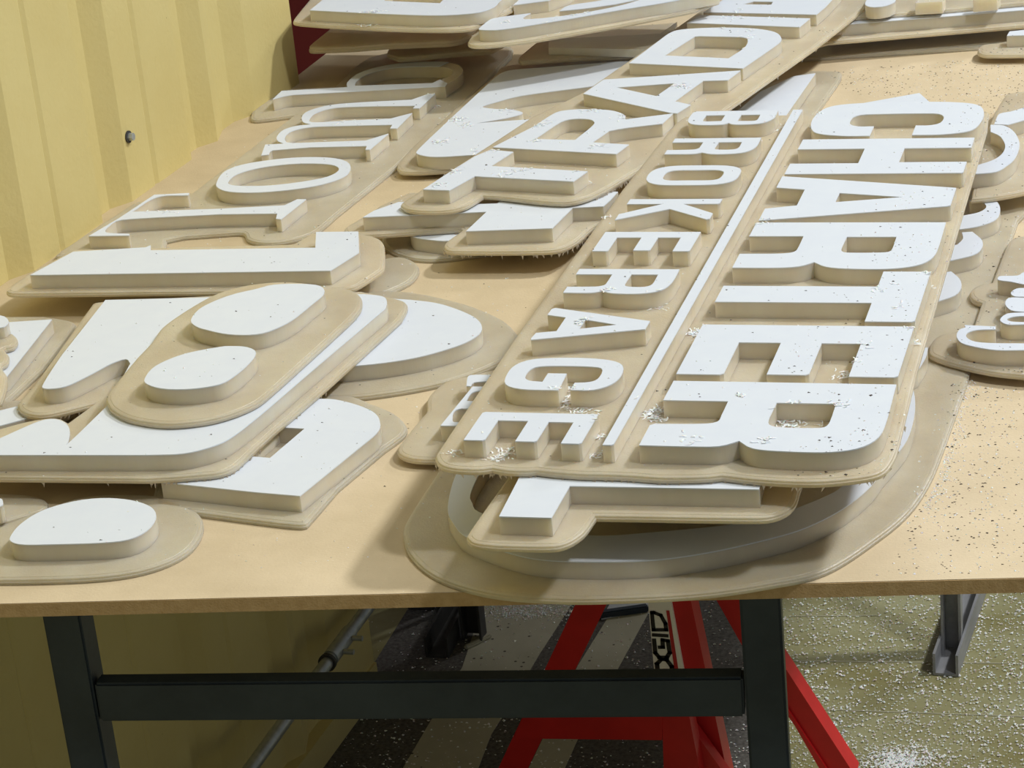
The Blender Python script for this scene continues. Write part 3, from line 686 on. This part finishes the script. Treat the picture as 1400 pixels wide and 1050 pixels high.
# a drift of dust along the right edge of the ring sign flange
edge = [Plane(0).hit(*q, .0) for q in ((1325, 520), (1310, 560), (1297, 610), (1280, 660), (1260, 700))]
dr = []
for a, b in zip(edge[:-1], edge[1:]):
    for k in range(130):
        t = random.random(); q = a.lerp(b, t); dr.append(Vector((q.x + abs(random.gauss(0, .006)), q.y + random.gauss(0, .003))))
scatter('dust_drift', 'white dust drift along the right edge of the ring sign flange', 'dust', dr, (.0006, .0011), CHIP, .8)
# shavings: little curls gathered at the cut edges
def curl(vs, fs, x, y, z, L_, w):
    a = random.uniform(0, 6.28); r = L_ / 4; k0 = random.uniform(1.5, 4); n = 5; b = len(vs)
    dx, dy = math.cos(a), math.sin(a)
    for i in range(n + 1):
        t = i / n; px = (t - .5) * L_; pz = r * .55 * abs(math.sin(k0 * t)) + .0001; wob = r * .5 * math.cos(5 * t + a)
        X, Y = x + dx * px - dy * wob, y + dy * px + dx * wob
        vs.append((X, Y, z + pz)); vs.append((X - dy * w * 1.5, Y + dx * w * 1.5, z + pz + w * .3))
    for i in range(n): fs.append((b + 2*i, b + 2*i + 2, b + 2*i + 3, b + 2*i + 1))
def clump(name, label, spots):
    vs, fs = [], []
    for (px, py, pl_, n, sp) in spots:
        c = pl_.hit(px, py, TB + TL)
        for _ in range(int(n * 1.6)):
            p = Vector((c.x + random.gauss(0, sp), c.y + random.gauss(0, sp)))
            curl(vs, fs, p.x, p.y, surface(p), random.uniform(.003, .007), random.uniform(.0004, .001))
    tag(mesh(name, vs, fs, CHIP), label, 'shavings', kind='stuff')
clump('white_curls', 'white plastic curls clinging to the CHARTER BROKERAGE letters',
      [(952, 433, CB, 42, .004), (965, 440, CB, 20, .005), (893, 540, CB, 42, .005), (897, 549, CB, 20, .005), (690, 596, CB, 24, .006), (680, 602, CB, 12, .004), (772, 528, CB, 22, .006),
       (776, 508, CB, 14, .005), (797, 540, CB, 22, .006), (815, 598, CB, 10, .003), (818, 573, CB, 10, .003), (1055, 380, CB, 26, .004), (1006, 433, CB, 12, .003), (1075, 556, CB, 26, .006), (1085, 560, CB, 18, .006),
       (1160, 490, CB, 22, .006), (1175, 472, CB, 10, .006), (1145, 552, CB, 16, .006), (1269, 372, CB, 10, .003), (1247, 447, CB, 12, .003), (1072, 157, CB, 22, .006), (1115, 155, CB, 12, .004),
       (800, 438, CB, 16, .004), (795, 441, CB, 12, .004), (831, 397, CB, 10, .003), (828, 277, CB, 6, .002), (900, 398, CB, 8, .004), (1048, 302, CB, 16, .006), (1200, 392, CB, 10, .008), (1012, 540, CB, 8, .003), (1230, 420, CB, 6, .006),
       (1170, 380, CB, 6, .004), (945, 600, CB, 8, .006), (1090, 430, CB, 8, .006), (622, 595, CB, 10, .005), (1045, 602, CB, 8, .003)])
clump('white_curls', 'white plastic curls clinging to the TRADI letters',
      [(618, 234, TRP, 26, .006), (672, 204, TRP, 16, .006), (690, 240, TRP, 14, .008), (717, 232, TRP, 12, .005), (795, 232, TRP, 16, .004), (738, 170, TRP, 22, .007), (787, 184, TRP, 20, .005), (810, 150, TRP, 22, .007),
       (852, 160, TRP, 14, .006), (930, 118, TRP, 30, .006), (1005, 68, TRP, 24, .007), (1020, 52, TRP, 16, .006), (990, 38, TRP, 10, .006), (1000, 20, TRP, 30, .012), (975, 24, TRP, 14, .008), (1062, 22, TRP, 16, .008), (600, 252, TRP, 12, .005),
       (730, 192, TRP, 8, .004), (1025, 42, TRP, 8, .004), (815, 200, TRP, 10, .006)])
clump('white_curls', 'white plastic curls on the curl cut-out sign and serif letters',
      [(625, 163, J, 34, .006), (640, 170, J, 16, .006), (602, 194, J, 20, .005), (690, 151, J, 14, .008), (760, 110, J, 10, .008), (655, 207, J, 8, .006)])
clump('white_curls', 'white plastic curls on the swoosh sign and back stack',
      [(783, 20, Plane(.085), 16, .005), (803, 17, Plane(.085), 14, .004), (690, 30, Plane(.085), 8, .004)])
serif = Plane(0)
clump('white_curls', 'white dust curls between the strokes of the serif letters',
      [(512, 114, serif, 34, .006), (525, 112, serif, 14, .006), (445, 140, serif, 14, .010), (470, 163, serif, 22, .012), (500, 160, serif, 12, .012), (437, 187, serif, 26, .014), (460, 184, serif, 16, .012), (230, 283, serif, 26, .012), (250, 281, serif, 14, .010), (590, 130, serif, 10, .006)])
# chips on the floor
fl = []
for k in range(5200):
    px = random.uniform(1060, 1420); py = random.uniform(800, 1060); v = FLOORP.hit(px, py); fl.append(v)
for k in range(1800):
    v = FLOORP.hit(random.uniform(430, 1080), random.uniform(800, 1060)); fl.append(v)
for k in range(1200):
    c = FLOORP.hit(random.gauss(1230, 26), random.gauss(1042, 10)); fl.append(c)
for k in range(900):
    c = FLOORP.hit(random.gauss(720, 40), random.gauss(836, 7)); fl.append(c)
fl = [p for p in fl if p.x > -1.2]
scatter('floor_chips', 'white plastic chips strewn over the floor under the table', 'chips', fl, (.0011, .0032), CHIP, .8, zf=lambda p: .0016)
# burrs hanging from the cut lower edges
vs, fs = [], []
def burrs(pl_, loop, a, b, n):
    idx = [i for i in range(len(loop)) if a(loop[i])]
    for _ in range(n):
        i = random.choice(idx); p = loop[i].lerp(loop[(i+1) % len(loop)], random.random())
        if not a(p): continue
        z = pl_.z(p.x, p.y, 0); k = len(vs); w = random.uniform(.0006, .0014); h = random.uniform(.001, b)
        vs.extend([(p.x - w, p.y, z + .0004), (p.x + w, p.y, z + .0004), (p.x + random.uniform(-.002, .002), p.y - .001, z - h), (p.x, p.y + w, z + .0004)])
        fs.extend([(k, k+1, k+2), (k+1, k+3, k+2), (k+3, k, k+2)])
bl = {id(pl_): lo for pl_, lo, tb in BASES}
burrs(FS, bl[id(FS)], lambda p: p.y < 2.75, .005, 160)
burrs(SS, bl[id(SS)], lambda p: p.y < 1.95, .005, 120)
burrs(CB, base, lambda p: p.y < 1.74, .004, 60)
burrs(TRP, bl[id(TRP)], lambda p: p.x > -.62, .005, 90)
tag(mesh('hanging_burrs', vs, fs, ACR), 'thin ragged burrs hanging from the cut lower edges of the signs', 'burrs', kind='stuff')
